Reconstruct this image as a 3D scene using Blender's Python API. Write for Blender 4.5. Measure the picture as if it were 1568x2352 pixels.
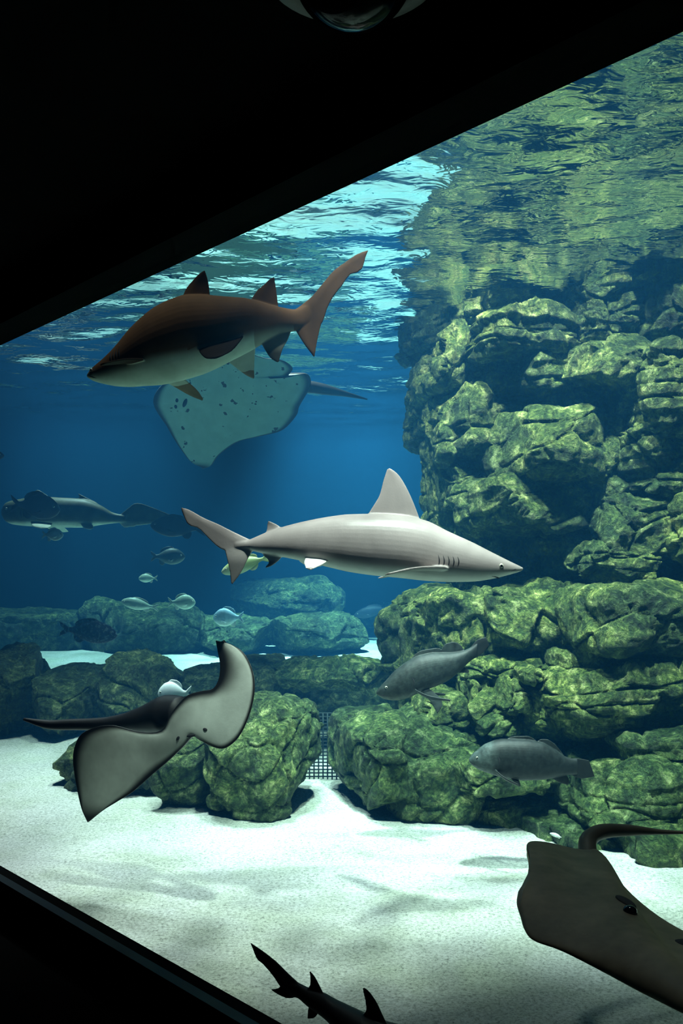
import bpy, bmesh, math
import numpy as np
from mathutils import Vector, Matrix

# ------------------------------------------------------------------ scene, camera, light
scene = bpy.context.scene
for o in list(bpy.data.objects):
    bpy.data.objects.remove(o)
COL = scene.collection
F = 2100.0            # focal length in pixels of the 1568 x 2352 frame
CX, HY = 784.0, 1331.0  # optical axis column, horizon row

cam_d = bpy.data.cameras.new('camera')
cam_d.sensor_fit = 'VERTICAL'
cam_d.sensor_height = 36.0
cam_d.lens = F / 2352.0 * 36.0
cam_d.shift_y = (HY - 1176.0) / 2352.0
cam_d.clip_end = 200
cam = bpy.data.objects.new('camera', cam_d)
cam.rotation_euler = (math.radians(90), 0, 0)
COL.objects.link(cam)
scene.camera = cam

scene.view_settings.view_transform = 'Standard'
scene.view_settings.look = 'None'
scene.view_settings.gamma = 1.0
scene.view_settings.use_curve_mapping = False
scene.view_settings.exposure = 0.0
cy = scene.cycles
cy.use_denoising = True
cy.max_bounces = 4
cy.diffuse_bounces = 1
cy.glossy_bounces = 4
cy.transmission_bounces = 4
cy.volume_bounces = 0
cy.adaptive_threshold = 0.03
cy.time_limit = 1100
cy.transparent_max_bounces = 10
cy.caustics_reflective = False
cy.caustics_refractive = False
cy.sample_clamp_indirect = 3.0

world = bpy.data.worlds.new('world')
scene.world = world
world.use_nodes = True
world.node_tree.nodes['Background'].inputs[0].default_value = (0, 0, 0, 1)
world.node_tree.nodes['Background'].inputs[1].default_value = 0.0

HW = 2.08             # height of the water surface above the lens


def spot(name, loc, target, power, angle, blend=0.6, radius=0.12, color=(1, 1, 1), ripple=0.0, scale=5.0):
    """A spot over the water; ripple puts noise bands into it."""
    d = bpy.data.lights.new(name, 'SPOT')
    d.energy = power
    d.spot_size = math.radians(angle)
    d.spot_blend = blend
    d.shadow_soft_size = radius
    d.color = color
    o = bpy.data.objects.new(name, d)
    o.location = loc
    v = Vector(target) - Vector(loc)
    o.rotation_euler = v.to_track_quat('-Z', 'Y').to_euler()
    COL.objects.link(o)
    if ripple > 0:  # water-ripple bands imitated by noise in the beam strength
        d.use_nodes = True
        nt = d.node_tree
        em = [n for n in nt.nodes if n.type == 'EMISSION'][0]
        tc = nt.nodes.new('ShaderNodeTexCoord')
        sep = nt.nodes.new('ShaderNodeSeparateXYZ')
        nt.links.new(tc.outputs['Normal'], sep.inputs[0])
        dx = nt.nodes.new('ShaderNodeMath'); dx.operation = 'DIVIDE'
        dy = nt.nodes.new('ShaderNodeMath'); dy.operation = 'DIVIDE'
        nt.links.new(sep.outputs[0], dx.inputs[0]); nt.links.new(sep.outputs[2], dx.inputs[1])
        nt.links.new(sep.outputs[1], dy.inputs[0]); nt.links.new(sep.outputs[2], dy.inputs[1])
        cmb = nt.nodes.new('ShaderNodeCombineXYZ')
        nt.links.new(dx.outputs[0], cmb.inputs[0]); nt.links.new(dy.outputs[0], cmb.inputs[1])
        nz = nt.nodes.new('ShaderNodeTexNoise')
        nz.inputs['Scale'].default_value = scale
        nz.inputs['Detail'].default_value = 2.0
        nz.inputs['Distortion'].default_value = 1.6
        nt.links.new(cmb.outputs[0], nz.inputs['Vector'])
        a = nt.nodes.new('ShaderNodeMath'); a.operation = 'SUBTRACT'; a.inputs[1].default_value = 0.5
        nt.links.new(nz.outputs['Fac'], a.inputs[0])
        b = nt.nodes.new('ShaderNodeMath'); b.operation = 'ABSOLUTE'
        nt.links.new(a.outputs[0], b.inputs[0])
        m = nt.nodes.new('ShaderNodeMapRange')
        m.inputs['From Min'].default_value = 0.0; m.inputs['From Max'].default_value = 0.16
        m.inputs['To Min'].default_value = 1.0 + ripple * 1.6; m.inputs['To Max'].default_value = 1.0 - ripple * 0.5
        m.interpolation_type = 'SMOOTHSTEP'
        nt.links.new(b.outputs[0], m.inputs['Value'])
        nt.links.new(m.outputs[0], em.inputs['Strength'])
    return o


WARM = (1.0, 0.95, 0.86)
COOL = (0.92, 0.96, 1.0)
SUNNY = (1.0, 0.95, 0.95)
spot('lamp_sand_centre', (-0.2, 6.2, 5.2), (-0.2, 6.0, -1.6), 2150, 32, 0.95, 0.3, SUNNY, 0.4, 9)
spot('lamp_sand_right', (1.7, 5.6, 5.2), (1.5, 5.2, -1.6), 1350, 28, 0.95, 0.3, SUNNY, 0.4, 9)
spot('lamp_sand_left', (-2.3, 7.2, 5.4), (-2.2, 6.7, -1.6), 2500, 50, 0.95, 0.3, SUNNY, 0.4, 9)
spot('lamp_over_rock', (1.2, 2.7, 7.6), (1.7, 6.5, -0.7), 5300, 36, 0.6, 0.2, WARM, 0.9, 6)
spot('lamp_near', (0.5, 2.8, 3.8), (0.05, 4.4, 0.15), 1050, 34, 0.8, 0.1, WARM, 0.7, 9)
spot('fill_brown_shark', (-0.9, 4.75, 4.9), (-0.7, 4.9, 1.2), 270, 30, 0.8, 0.1, WARM)  # added fill to brighten the brown shark, not a known lamp
spot('fill_cliff', (-0.7, 4.0, 6.6), (1.15, 7.0, 0.2), 2600, 30, 0.8, 0.15, WARM, 0.9, 6)  # added fill from the left to lift the cliff's dark left column
spot('fill_front', (0.9, 3.5, 4.9), (0.95, 3.1, -1.2), 220, 44, 0.9, 0.25, WARM)  # added fill to brighten the brown ray and the sand by the window
spot('lamp_over_boulders', (-1.0, 8.0, 5.4), (-1.1, 8.3, -1.3), 1700, 46, 0.9, 0.2, WARM, 0.6, 8)
spot('lamp_far_centre', (0.4, 14.0, 6.0), (0.2, 14.0, -1.1), 13000, 52, 0.9, 0.2, COOL, 0.5, 10)
spot('lamp_far_left', (-3.6, 13.4, 6.0), (-3.6, 13.4, -1.1), 3900, 56, 0.9, 0.2, COOL, 0.5, 10)
spot('lamp_shaft', (-0.45, 11.2, 5.5), (-0.45, 11.2, -1.1), 2200, 15, 0.8, 0.1, COOL)


# ------------------------------------------------------------------ numpy noise
_rg = np.random.RandomState(7)
_G = _rg.normal(size=(4096, 3)); _G /= np.linalg.norm(_G, axis=1)[:, None]
_R3 = _rg.rand(4096, 3)


def _hash(i, j, k, seed):
    return ((i * 73856093) ^ (j * 19349663) ^ (k * 83492791) ^ (seed * 2654435 + 977)) & 4095


def gnoise(P, seed=0):
    I = np.floor(P).astype(np.int64); f = P - I
    u = f * f * f * (f * (f * 6 - 15) + 10)
    out = np.zeros(len(P))
    for a in (0, 1):
        wa = u[:, 0] if a else 1 - u[:, 0]
        for b in (0, 1):
            wb = u[:, 1] if b else 1 - u[:, 1]
            for c in (0, 1):
                wc = u[:, 2] if c else 1 - u[:, 2]
                g = _G[_hash(I[:, 0] + a, I[:, 1] + b, I[:, 2] + c, seed)]
                out += wa * wb * wc * (g[:, 0] * (f[:, 0] - a) + g[:, 1] * (f[:, 1] - b) + g[:, 2] * (f[:, 2] - c))
    return out * 1.5


def fbm(P, octv=4, seed=0, gain=0.5, ridged=False):
    s = 0; a = 1.0; t = 0
    for k in range(octv):
        n = gnoise(P * (2.03 ** k), seed + k * 13)
        if ridged:
            n = 1 - 2 * np.abs(n)
        s = s + a * n; t += a; a *= gain
    return s / t


def worley(P, seed=0):
    I = np.floor(P).astype(np.int64)
    f1 = np.full(len(P), 9.0); f2 = np.full(len(P), 9.0); cid = np.zeros(len(P), int)
    for a in (-1, 0, 1):
        for b in (-1, 0, 1):
            for c in (-1, 0, 1):
                h = _hash(I[:, 0] + a, I[:, 1] + b, I[:, 2] + c, seed)
                d = np.linalg.norm(I + (a, b, c) + _R3[h] - P, axis=1)
                near = d < f1
                f2 = np.where(near, f1, np.minimum(f2, d))
                cid = np.where(near, h, cid)
                f1 = np.where(near, d, f1)
    return f1, f2, cid


# ------------------------------------------------------------------ mesh helpers
def pchip(x, y, q):
    """Shape-keeping cubic through (x, y), x rising; y may be 1-D or 2-D."""
    x = np.asarray(x, float); y = np.asarray(y, float); q = np.asarray(q, float)
    if y.ndim == 2:
        return np.stack([pchip(x, y[:, k], q) for k in range(y.shape[1])], 1)
    h = np.diff(x); d = np.diff(y) / h
    m = np.zeros(len(x))
    if len(x) > 2:
        s = np.sign(d[:-1]) * np.sign(d[1:])
        w1 = 2 * h[1:] + h[:-1]; w2 = h[1:] + 2 * h[:-1]
        with np.errstate(divide='ignore', invalid='ignore'):
            hm = (w1 + w2) / (w1 / d[:-1] + w2 / d[1:])
        m[1:-1] = np.where(s > 0, np.nan_to_num(hm), 0)
    m[0] = d[0]; m[-1] = d[-1]
    i = np.clip(np.searchsorted(x, q) - 1, 0, len(h) - 1)
    t = (q - x[i]) / h[i]
    return ((2 * t**3 - 3 * t**2 + 1) * y[i] + (t**3 - 2 * t**2 + t) * h[i] * m[i]
            + (-2 * t**3 + 3 * t**2) * y[i + 1] + (t**3 - t**2) * h[i] * m[i + 1])


def catmull(pts, q):
    """Smooth curve through points; q in 0..1 by arc length."""
    pts = np.asarray(pts, float)
    L = np.r_[0, np.cumsum(np.linalg.norm(np.diff(pts, axis=0), axis=1) + 1e-9)]
    x = L / L[-1]
    m = np.zeros_like(pts)
    m[1:-1] = (pts[2:] - pts[:-2]) / (x[2:] - x[:-2])[:, None]
    m[0] = (pts[1] - pts[0]) / (x[1] - x[0]); m[-1] = (pts[-1] - pts[-2]) / (x[-1] - x[-2])
    q = np.asarray(q, float)
    i = np.clip(np.searchsorted(x, q) - 1, 0, len(x) - 2)
    h = (x[i + 1] - x[i]); t = ((q - x[i]) / h)[:, None]; h = h[:, None]
    return ((2 * t**3 - 3 * t**2 + 1) * pts[i] + (t**3 - 2 * t**2 + t) * h * m[i]
            + (-2 * t**3 + 3 * t**2) * pts[i + 1] + (t**3 - t**2) * h * m[i + 1])


def mesh_from(name, V, faces, smooth=True):
    me = bpy.data.meshes.new(name)
    V = np.asarray(V, np.float32)
    if isinstance(faces, np.ndarray):
        n, k = faces.shape
        me.vertices.add(len(V)); me.vertices.foreach_set('co', V.ravel())
        me.loops.add(n * k); me.loops.foreach_set('vertex_index', faces.astype(np.int32).ravel())
        me.polygons.add(n)
        me.polygons.foreach_set('loop_start', np.arange(0, n * k, k, dtype=np.int32))
        me.update(calc_edges=True)
    else:
        me.from_pydata([tuple(map(float, v)) for v in V], [], [tuple(map(int, f)) for f in faces])
    me.validate()
    if smooth:
        me.polygons.foreach_set('use_smooth', np.ones(len(me.polygons), bool))
    me.update()
    return me


def link(name, me, mat=None, parent=None, loc=(0, 0, 0)):
    o = bpy.data.objects.new(name, me)
    COL.objects.link(o)
    o.location = loc
    if mat is not None and me is not None:
        me.materials.append(mat)
    if parent is not None:
        o.parent = parent
    return o


def tag(o, label=None, cat=None, group=None, kind=None):
    if label: o['label'] = label
    if cat: o['category'] = cat
    if group: o['group'] = group
    if kind: o['kind'] = kind
    return o


def attr(me, name, vals):
    a = me.attributes.new(name, 'FLOAT', 'POINT')
    a.data.foreach_set('value', np.asarray(vals, np.float32))


def W(x, y, Y):
    return np.array([(x - CX) / F * Y, Y, (HY - y) / F * Y])


def grid_faces(nu, nv, off=0, wrap_u=False, flip=False):
    iu = np.arange(nu if wrap_u else nu - 1); iv = np.arange(nv - 1)
    a, b = np.meshgrid(iu, iv, indexing='ij')
    a2 = (a + 1) % nu
    q = np.stack([a * nv + b, a2 * nv + b, a2 * nv + b + 1, a * nv + b + 1], -1).reshape(-1, 4)
    if flip: q = q[:, ::-1]
    return q + off


def tube(points, radii, n=10, q=24, smooth=True):
    """Tapered tube through points: verts, faces."""
    t = np.linspace(0, 1, q)
    P = catmull(points, t)
    L = np.linspace(0, 1, len(radii))
    R = np.interp(t, L, radii)
    T = np.gradient(P, axis=0); T /= np.linalg.norm(T, axis=1)[:, None] + 1e-9
    up = np.array([0.13, 0.31, 1.0]) if abs(T[:, 2]).mean() < 0.8 else np.array([1.0, 0.2, 0.1])
    A = np.cross(T, up); A /= np.linalg.norm(A, axis=1)[:, None]
    B = np.cross(T, A)
    an = np.linspace(0, 2 * np.pi, n, endpoint=False)
    V = (P[:, None] + R[:, None, None] * (np.cos(an)[None, :, None] * A[:, None] + np.sin(an)[None, :, None] * B[:, None])).reshape(-1, 3)
    f = []
    for i in range(q - 1):
        for k in range(n):
            f.append((i * n + k, i * n + (k + 1) % n, (i + 1) * n + (k + 1) % n, (i + 1) * n + k))
    V = np.vstack([V, P[0], P[-1]])
    c0, c1 = len(V) - 2, len(V) - 1
    for k in range(n):
        f.append((c0, (k + 1) % n, k)); f.append((c1, (q - 1) * n + k, (q - 1) * n + (k + 1) % n))
    return V, f


# ------------------------------------------------------------------ materials
class NT:
    def __init__(self, name):
        self.m = bpy.data.materials.new(name); self.m.use_nodes = True
        self.t = self.m.node_tree; self.t.nodes.clear()
        self.out = self.t.nodes.new('ShaderNodeOutputMaterial')

    def n(self, typ, ins=None, **kw):
        nd = self.t.nodes.new('ShaderNode' + typ)
        for k, v in kw.items(): setattr(nd, k, v)
        for k, v in (ins or {}).items():
            if isinstance(v, tuple) and len(v) == 2 and hasattr(v[0], 'outputs'):
                self.t.links.new(v[0].outputs[v[1]], nd.inputs[k])
            elif hasattr(v, 'outputs'):
                self.t.links.new(v.outputs[0], nd.inputs[k])
            else:
                if isinstance(v, tuple) and len(v) == 3 and nd.inputs[k].type == 'RGBA': v = (*v, 1)
                nd.inputs[k].default_value = v
        return nd

    def ramp(self, fac, stops, interp='LINEAR'):
        r = self.n('ValToRGB'); cr = r.color_ramp; cr.interpolation = interp
        while len(cr.elements) < len(stops): cr.elements.new(0.5)
        for e, (p, c) in zip(cr.elements, stops):
            e.position = p; e.color = (*c, 1) if len(c) == 3 else c
        self.t.links.new(fac[0].outputs[fac[1]] if isinstance(fac, tuple) else fac.outputs[0], r.inputs[0])
        return r

    def mix(self, fac, a, b, blend='MIX'):
        nd = self.n('Mix', data_type='RGBA', blend_type=blend)
        for sock, v in ((nd.inputs[0], fac), (nd.inputs[6], a), (nd.inputs[7], b)):
            if hasattr(v, 'outputs'):
                self.t.links.new(v.outputs[2] if v.bl_idname == 'ShaderNodeMix' else v.outputs[0], sock)
            elif isinstance(v, tuple) and hasattr(v[0], 'outputs'):
                self.t.links.new(v[0].outputs[v[1]], sock)
            elif isinstance(v, tuple):
                sock.default_value = (*v, 1)
            else:
                sock.default_value = v
        return nd

    def link(self, a, ao, b, bi):
        self.t.links.new(a.outputs[ao], b.inputs[bi])

    def surf(self, color, rough=0.6, bump=None, bstr=0.3, bdist=0.01, spec=0.3, **kw):
        p = self.n('BsdfPrincipled')
        if hasattr(color, 'outputs'):
            self.t.links.new(color.outputs[2] if color.bl_idname == 'ShaderNodeMix' else color.outputs[0], p.inputs['Base Color'])
        else:
            p.inputs['Base Color'].default_value = (*color, 1)
        p.inputs['Roughness'].default_value = rough
        p.inputs['Specular IOR Level'].default_value = spec
        for k, v in kw.items(): p.inputs[k].default_value = v
        if bump is not None:
            b = self.n('Bump', {'Strength': bstr, 'Distance': bdist})
            self.t.links.new(bump.outputs[0], b.inputs['Height'])
            self.t.links.new(b.outputs[0], p.inputs['Normal'])
        self.t.links.new(p.outputs[0], self.out.inputs[0])
        return self.m


def plain(name, color, rough=0.6, spec=0.3, **kw):
    t = NT(name)
    nz = t.n('TexNoise', {'Scale': 40.0, 'Detail': 3.0})
    c = t.mix(nz, tuple(x * 0.85 for x in color), tuple(min(1, x * 1.12) for x in color))
    return t.surf(c, rough, spec=spec, **kw)


def rock_material(name, dark, mid, light, pale):
    t = NT(name)
    tc = t.n('TexCoord')
    geo = t.n('NewGeometry')
    pos = (geo, 'Position')
    n1 = t.n('TexNoise', {'Vector': pos, 'Scale': 1.7, 'Detail': 8.0, 'Roughness': 0.66})
    n2 = t.n('TexNoise', {'Vector': pos, 'Scale': 11.0, 'Detail': 8.0, 'Roughness': 0.72, 'Distortion': 0.6})
    n3 = t.n('TexNoise', {'Vector': pos, 'Scale': 46.0, 'Detail': 5.0, 'Roughness': 0.7})
    c1 = t.ramp(n2, [(0.33, dark), (0.44, mid), (0.54, light), (0.65, pale)])
    c2 = t.ramp(n1, [(0.36, (0.22, 0.34, 0.30)), (0.5, (0.80, 0.88, 0.72)), (0.63, (1.7, 1.62, 1.25))])
    c = t.mix(1.0, c1, c2, 'MULTIPLY')
    sp = t.ramp(n3, [(0.38, (0.22, 0.27, 0.24)), (0.50, (1, 1, 1)), (0.66, (1.6, 1.6, 1.45))])
    c = t.mix(0.75, c, sp, 'MULTIPLY')
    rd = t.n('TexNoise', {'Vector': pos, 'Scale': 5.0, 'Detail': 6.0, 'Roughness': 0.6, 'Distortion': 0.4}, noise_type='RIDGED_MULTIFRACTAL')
    crevice_shade = t.ramp(rd, [(0.10, (1.12, 1.1, 1.0)), (0.45, (1, 1, 1)), (0.85, (0.30, 0.36, 0.34))])  # darkens the crevices of the bump: shade put into the colour
    c = t.mix(0.8, c, crevice_shade, 'MULTIPLY')
    h1 = t.n('Math', {0: rd, 1: -0.30}, operation='MULTIPLY')
    h2 = t.n('Math', {0: n2, 1: 1.0}, operation='MULTIPLY_ADD')
    t.link(h1, 0, h2, 2)
    h3 = t.n('Math', {0: n3, 1: 0.5}, operation='MULTIPLY_ADD')
    t.link(h2, 0, h3, 2)
    return t.surf(c, 0.58, h3, 1.0, 0.075, 0.35)


M = {}
M['black'] = plain('black_paint', (0.0012, 0.0012, 0.0014), 0.8, 0.02)
M['frame'] = plain('dark_frame', (0.010, 0.014, 0.016), 0.5, 0.2)
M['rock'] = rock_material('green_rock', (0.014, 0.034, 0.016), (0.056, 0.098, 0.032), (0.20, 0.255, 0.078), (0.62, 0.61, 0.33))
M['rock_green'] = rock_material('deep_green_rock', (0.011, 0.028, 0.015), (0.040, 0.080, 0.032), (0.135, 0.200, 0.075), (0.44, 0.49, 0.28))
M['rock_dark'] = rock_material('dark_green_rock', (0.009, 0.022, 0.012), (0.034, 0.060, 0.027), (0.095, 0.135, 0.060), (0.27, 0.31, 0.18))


def sand_mat():
    t = NT('pale_sand')
    pos = (t.n('NewGeometry'), 'Position')
    a = t.n('TexNoise', {'Vector': pos, 'Scale': 62.0, 'Detail': 4.0, 'Roughness': 0.85})
    b = t.n('TexNoise', {'Vector': pos, 'Scale': 1.7, 'Detail': 5.0, 'Roughness': 0.6})
    c = t.ramp(a, [(0.32, (0.20, 0.20, 0.18)), (0.43, (0.52, 0.52, 0.48)), (0.54, (0.74, 0.73, 0.69)), (0.70, (0.92, 0.91, 0.87))])
    d = t.ramp(b, [(0.36, (0.80, 0.84, 0.74)), (0.6, (1, 1, 1))])
    m = t.mix(1.0, c, d, 'MULTIPLY')
    return t.surf(m, 0.9, a, 0.7, 0.012, 0.1)


M['sand'] = sand_mat()


def water_volume():
    t = NT('tank_water')
    ab = t.n('VolumeAbsorption', {'Color': (0.10, 0.66, 0.75), 'Density': 0.135})
    sc = t.n('VolumeScatter', {'Color': (0.06, 0.42, 1.0), 'Density': 0.031, 'Anisotropy': 0.2})
    ad = t.n('AddShader')
    t.link(ab, 0, ad, 0); t.link(sc, 0, ad, 1)
    t.link(ad, 0, t.out, 'Volume')
    return t.m


def surface_mat():
    t = NT('water_surface')
    pos = (t.n('NewGeometry'), 'Position')
    mp = t.n('Mapping', {'Vector': pos, 'Scale': (1.0, 1.6, 1.0)})
    nz = t.n('TexNoise', {'Vector': mp, 'Scale': 7.0, 'Detail': 2.0, 'Distortion': 0.8})
    bp = t.n('Bump', {'Strength': 0.22, 'Distance': 0.02, 'Height': nz})
    fr = t.n('Fresnel', {'IOR': 1.333, 'Normal': bp})
    gl = t.n('BsdfGlossy', {'Color': (0.97, 0.98, 1.0), 'Roughness': 0.015, 'Normal': bp})
    tr = t.n('BsdfTransparent')
    mx = t.n('MixShader', {0: fr})
    t.link(tr, 0, mx, 1); t.link(gl, 0, mx, 2)
    t.link(mx, 0, t.out, 0)
    return t.m


def pane_mat():
    t = NT('acrylic_pane')
    fr = t.n('LayerWeight', {'Blend': 0.5})
    gl = t.n('BsdfGlossy', {'Color': (0.8, 0.85, 0.85), 'Roughness': 0.02})
    tr = t.n('BsdfTransparent', {'Color': (0.97, 0.99, 0.985)})
    po = t.n('Math', {0: (fr, 'Facing'), 1: 5.0}, operation='POWER')
    mu = t.n('Math', {0: po, 1: 0.5, 2: 0.012}, operation='MULTIPLY_ADD')
    mx = t.n('MixShader', {0: mu})
    t.link(tr, 0, mx, 1); t.link(gl, 0, mx, 2)
    t.link(mx, 0, t.out, 0)
    return t.m


# ------------------------------------------------------------------ viewing room and tank shell
DIR = np.array([-0.681, 0.7323])      # along the window, receding to the left
NRM = np.array([0.7323, 0.681])       # from the room into the tank
P0 = np.array([0.0, 2.754])
ZB, ZT = -1.485, 1.215                # window bottom, top
FLOOR, CEIL = -1.70, 1.40
S0, S1 = -2.6, 7.5                    # ends of the window


def wp(s, t, z):
    p = P0 + DIR * s + NRM * t
    return (p[0], p[1], z)


def wbox(s0, s1, t0, t1, z0, z1):
    V = [wp(s, t, z) for s in (s0, s1) for t in (t0, t1) for z in (z0, z1)]
    f = [(0, 1, 3, 2), (4, 6, 7, 5), (0, 4, 5, 1), (2, 3, 7, 6), (0, 2, 6, 4), (1, 5, 7, 3)]
    return V, f


def merge(parts):
    V, f, k = [], [], 0
    for v, fc in parts:
        V += [tuple(p) for p in v]; f += [tuple(int(i) + k for i in q) for q in fc]; k += len(v)
    return V, f


V, f = merge([wbox(-6, 19, -0.10, 0.06, ZT, 6.0), wbox(-6, 19, -0.035, 0.06, -2.3, ZB),
              wbox(S1, 19, -0.10, 0.06, ZB, ZT), wbox(-6, S0, -0.10, 0.06, ZB, ZT)])
tag(link('wall_front', mesh_from('wall_front', V, f, False), M['black']), 'black painted wall around the tank window', kind='structure')
V, f = wbox(-6, 12, -7, -0.035, FLOOR - 0.1, FLOOR)
tag(link('floor', mesh_from('floor', V, f, False), M['black']), 'black floor of the viewing room', kind='structure')
V, f = wbox(-6, 12, -7, -0.10, CEIL, CEIL + 0.1)
tag(link('ceiling', mesh_from('ceiling', V, f, False), M['black']), 'black ceiling of the viewing room', kind='structure')

win = link('window_1', None)
tag(win, 'large tank window with a thin dark frame', kind='structure')
V, f = wbox(S0, S1, 0.0, 0.058, ZB, ZT)
link('pane', mesh_from('pane', V, f, False), pane_mat(), win)
for zz0, zz1, mt in ((ZB - 0.035, ZB + 0.004, 'frame'), (ZT - 0.004, ZT + 0.03, 'black')):
    V, f = wbox(S0, S1, -0.045 if mt == 'frame' else -0.11, 0.0, zz0, zz1)
    link('window_frame', mesh_from('window_frame', V, f, False), M[mt], win)

# security dome on the ceiling
dome = link('dome_camera', None, loc=(0.026, 2.05, CEIL))
tag(dome, 'dark glossy security dome camera on the black ceiling', 'security camera')


def lathe(prof, n=48):
    V, f = [], []
    for r, z in prof:
        for k in range(n):
            a = 2 * math.pi * k / n
            V.append((r * math.cos(a), r * math.sin(a), z))
    for i in range(len(prof) - 1):
        for k in range(n):
            f.append((i * n + k, i * n + (k + 1) % n, (i + 1) * n + (k + 1) % n, (i + 1) * n + k))
    return V, f


V, f = lathe([(0.0, 0.0), (0.215, 0.0), (0.215, -0.02), (0.205, -0.032), (0.165, -0.034), (0.155, -0.01), (0.0, -0.01)])
link('base_ring', mesh_from('base_ring', V, f), plain('grey_plastic', (0.22, 0.22, 0.22), 0.5), dome)
V, f = lathe([(0.142 * math.cos(a), -0.015 - 0.142 * math.sin(a)) for a in np.linspace(0, math.pi / 2 - 0.001, 18)])
link('dome', mesh_from('dome', V, f), plain('smoked_dome', (0.002, 0.003, 0.005), 0.08, 0.12), dome)

# tank walls (painted blue) : right, back, left
FOOT = [tuple(P0 + DIR * -5.0 + NRM * 0.06), (8.0, -0.6), (8.0, 18.0), (-12.0, 18.0), tuple(P0 + DIR * 17.6 + NRM * 0.06)]
M['bluewall'] = plain('blue_tank_paint', (0.012, 0.07, 0.16), 0.7, 0.1)


def wall(name, a, b, label):
    a, b = np.array(a), np.array(b); d = b - a; n = np.array([d[1], -d[0]]); n = n / np.linalg.norm(n) * 0.2
    V = [(p[0], p[1], z) for p in (a, b, b + n, a + n) for z in (-2.4, 6.0)]
    f = [(0, 2, 3, 1), (2, 4, 5, 3), (4, 6, 7, 5), (6, 0, 1, 7), (1, 3, 5, 7), (0, 6, 4, 2)]
    tag(link(name, mesh_from(name, V, f, False), M['bluewall']), label, kind='structure')


wall('wall_right', FOOT[1], FOOT[2], 'blue painted tank wall behind the rock cliff')
wall('wall_back', FOOT[2], FOOT[3], 'deep blue far wall of the tank')
wall('wall_left', FOOT[3], FOOT[4], 'deep blue side wall of the tank')

def trim_front(me, t=0.045):
    """Cut away what lies on the room side of the tank front (t metres into the tank)."""
    bm = bmesh.new(); bm.from_mesh(me)
    p = P0 + NRM * t
    bmesh.ops.bisect_plane(bm, geom=bm.verts[:] + bm.edges[:] + bm.faces[:], dist=1e-5,
                           plane_co=(p[0], p[1], 0), plane_no=(-NRM[0], -NRM[1], 0), clear_outer=True)
    bm.to_mesh(me); bm.free(); me.update()
    return me


# sand
SY = [0, 2, 4, 6, 8, 9, 12, 14, 18, 19]
SZ = [-1.76, -1.75, -1.71, -1.64, -1.56, -1.50, -1.29, -1.16, -1.06, -1.04]


def sandz(X, Y):
    X = np.asarray(X, float); Y = np.asarray(Y, float)
    z = pchip(SY, SZ, Y.ravel()).reshape(Y.shape)
    P = np.stack([X.ravel(), Y.ravel(), np.zeros(X.size)], 1)
    z = z + (0.045 * fbm(P * (0.7, 1.1, 1), 3, 5) + 0.018 * fbm(P * (2.2, 3.6, 1), 3, 9)
             + 0.006 * fbm(P * (9, 14, 1), 2, 31)).reshape(Y.shape)
    return z


ys = np.concatenate([np.linspace(-0.8, 2.0, 20, endpoint=False), np.linspace(2.0, 8, 230, endpoint=False), np.linspace(8, 18, 110)])
xs = np.concatenate([np.linspace(-12, -4.5, 50, endpoint=False), np.linspace(-4.5, 2.8, 260, endpoint=False), np.linspace(2.8, 8, 30)])
gx, gy = np.meshgrid(xs, ys, indexing='ij')
gz = sandz(gx, gy)
side = (gx - P0[0]) * NRM[0] + (gy - P0[1]) * NRM[1]
V = np.stack([gx, gy, gz], -1).reshape(-1, 3)
fc = grid_faces(len(xs), len(ys))
keep = (side.ravel()[fc] > -0.02).any(1)
fc = fc[keep]
used = np.unique(fc); rm = -np.ones(len(V), int); rm[used] = np.arange(len(used))
sand = link('sand_bed', trim_front(mesh_from('sand_bed', V[used], rm[fc])), M['sand'])
tag(sand, 'pale rippled sand covering the tank bottom', 'sand', kind='stuff')

# water body (haze) and the mirror-like underside of its surface
n = len(FOOT)
V = [(p[0], p[1], -2.35) for p in FOOT] + [(p[0], p[1], HW + 0.05) for p in FOOT]
f = [tuple(range(n))[::-1], tuple(range(n, 2 * n))] + [(k, (k + 1) % n, n + (k + 1) % n, n + k) for k in range(n)]
tag(link('water', mesh_from('water', V, f, False), water_volume()), 'clear blue-green water filling the tank', 'water', kind='stuff')

xs = np.concatenate([np.linspace(-12, -5, 60, endpoint=False), np.linspace(-5, 3, 300, endpoint=False), np.linspace(3, 8, 30)])
ys = np.concatenate([np.linspace(-0.6, 2.5, 40, endpoint=False), np.linspace(2.5, 10, 300, endpoint=False), np.linspace(10, 18, 160)])
gx, gy = np.meshgrid(xs, ys, indexing='ij')
P = np.stack([gx.ravel(), gy.ravel(), np.zeros(gx.size)], 1)
zz = HW + 0.028 * gnoise(P * (0.9, 1.2, 1), 3) + 0.015 * gnoise(P * (2.0, 3.0, 1) + fbm(P * 0.7, 2, 8)[:, None], 4) + 0.0035 * gnoise(P * (5, 7.5, 1), 11)
side = (gx - P0[0]) * NRM[0] + (gy - P0[1]) * NRM[1]
fc = grid_faces(len(xs), len(ys))
fc = fc[(side.ravel()[fc] > 0.0).any(1)]
V = np.stack([gx.ravel(), gy.ravel(), zz], 1)
used = np.unique(fc); rm = -np.ones(len(V), int); rm[used] = np.arange(len(used))
tag(link('water_surface', trim_front(mesh_from('water_surface', V[used], rm[fc])), surface_mat()),
    'rippled underside of the water surface mirroring rocks and sand', 'water surface', kind='stuff')

# ------------------------------------------------------------------ rocks
_cube = {}


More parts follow.
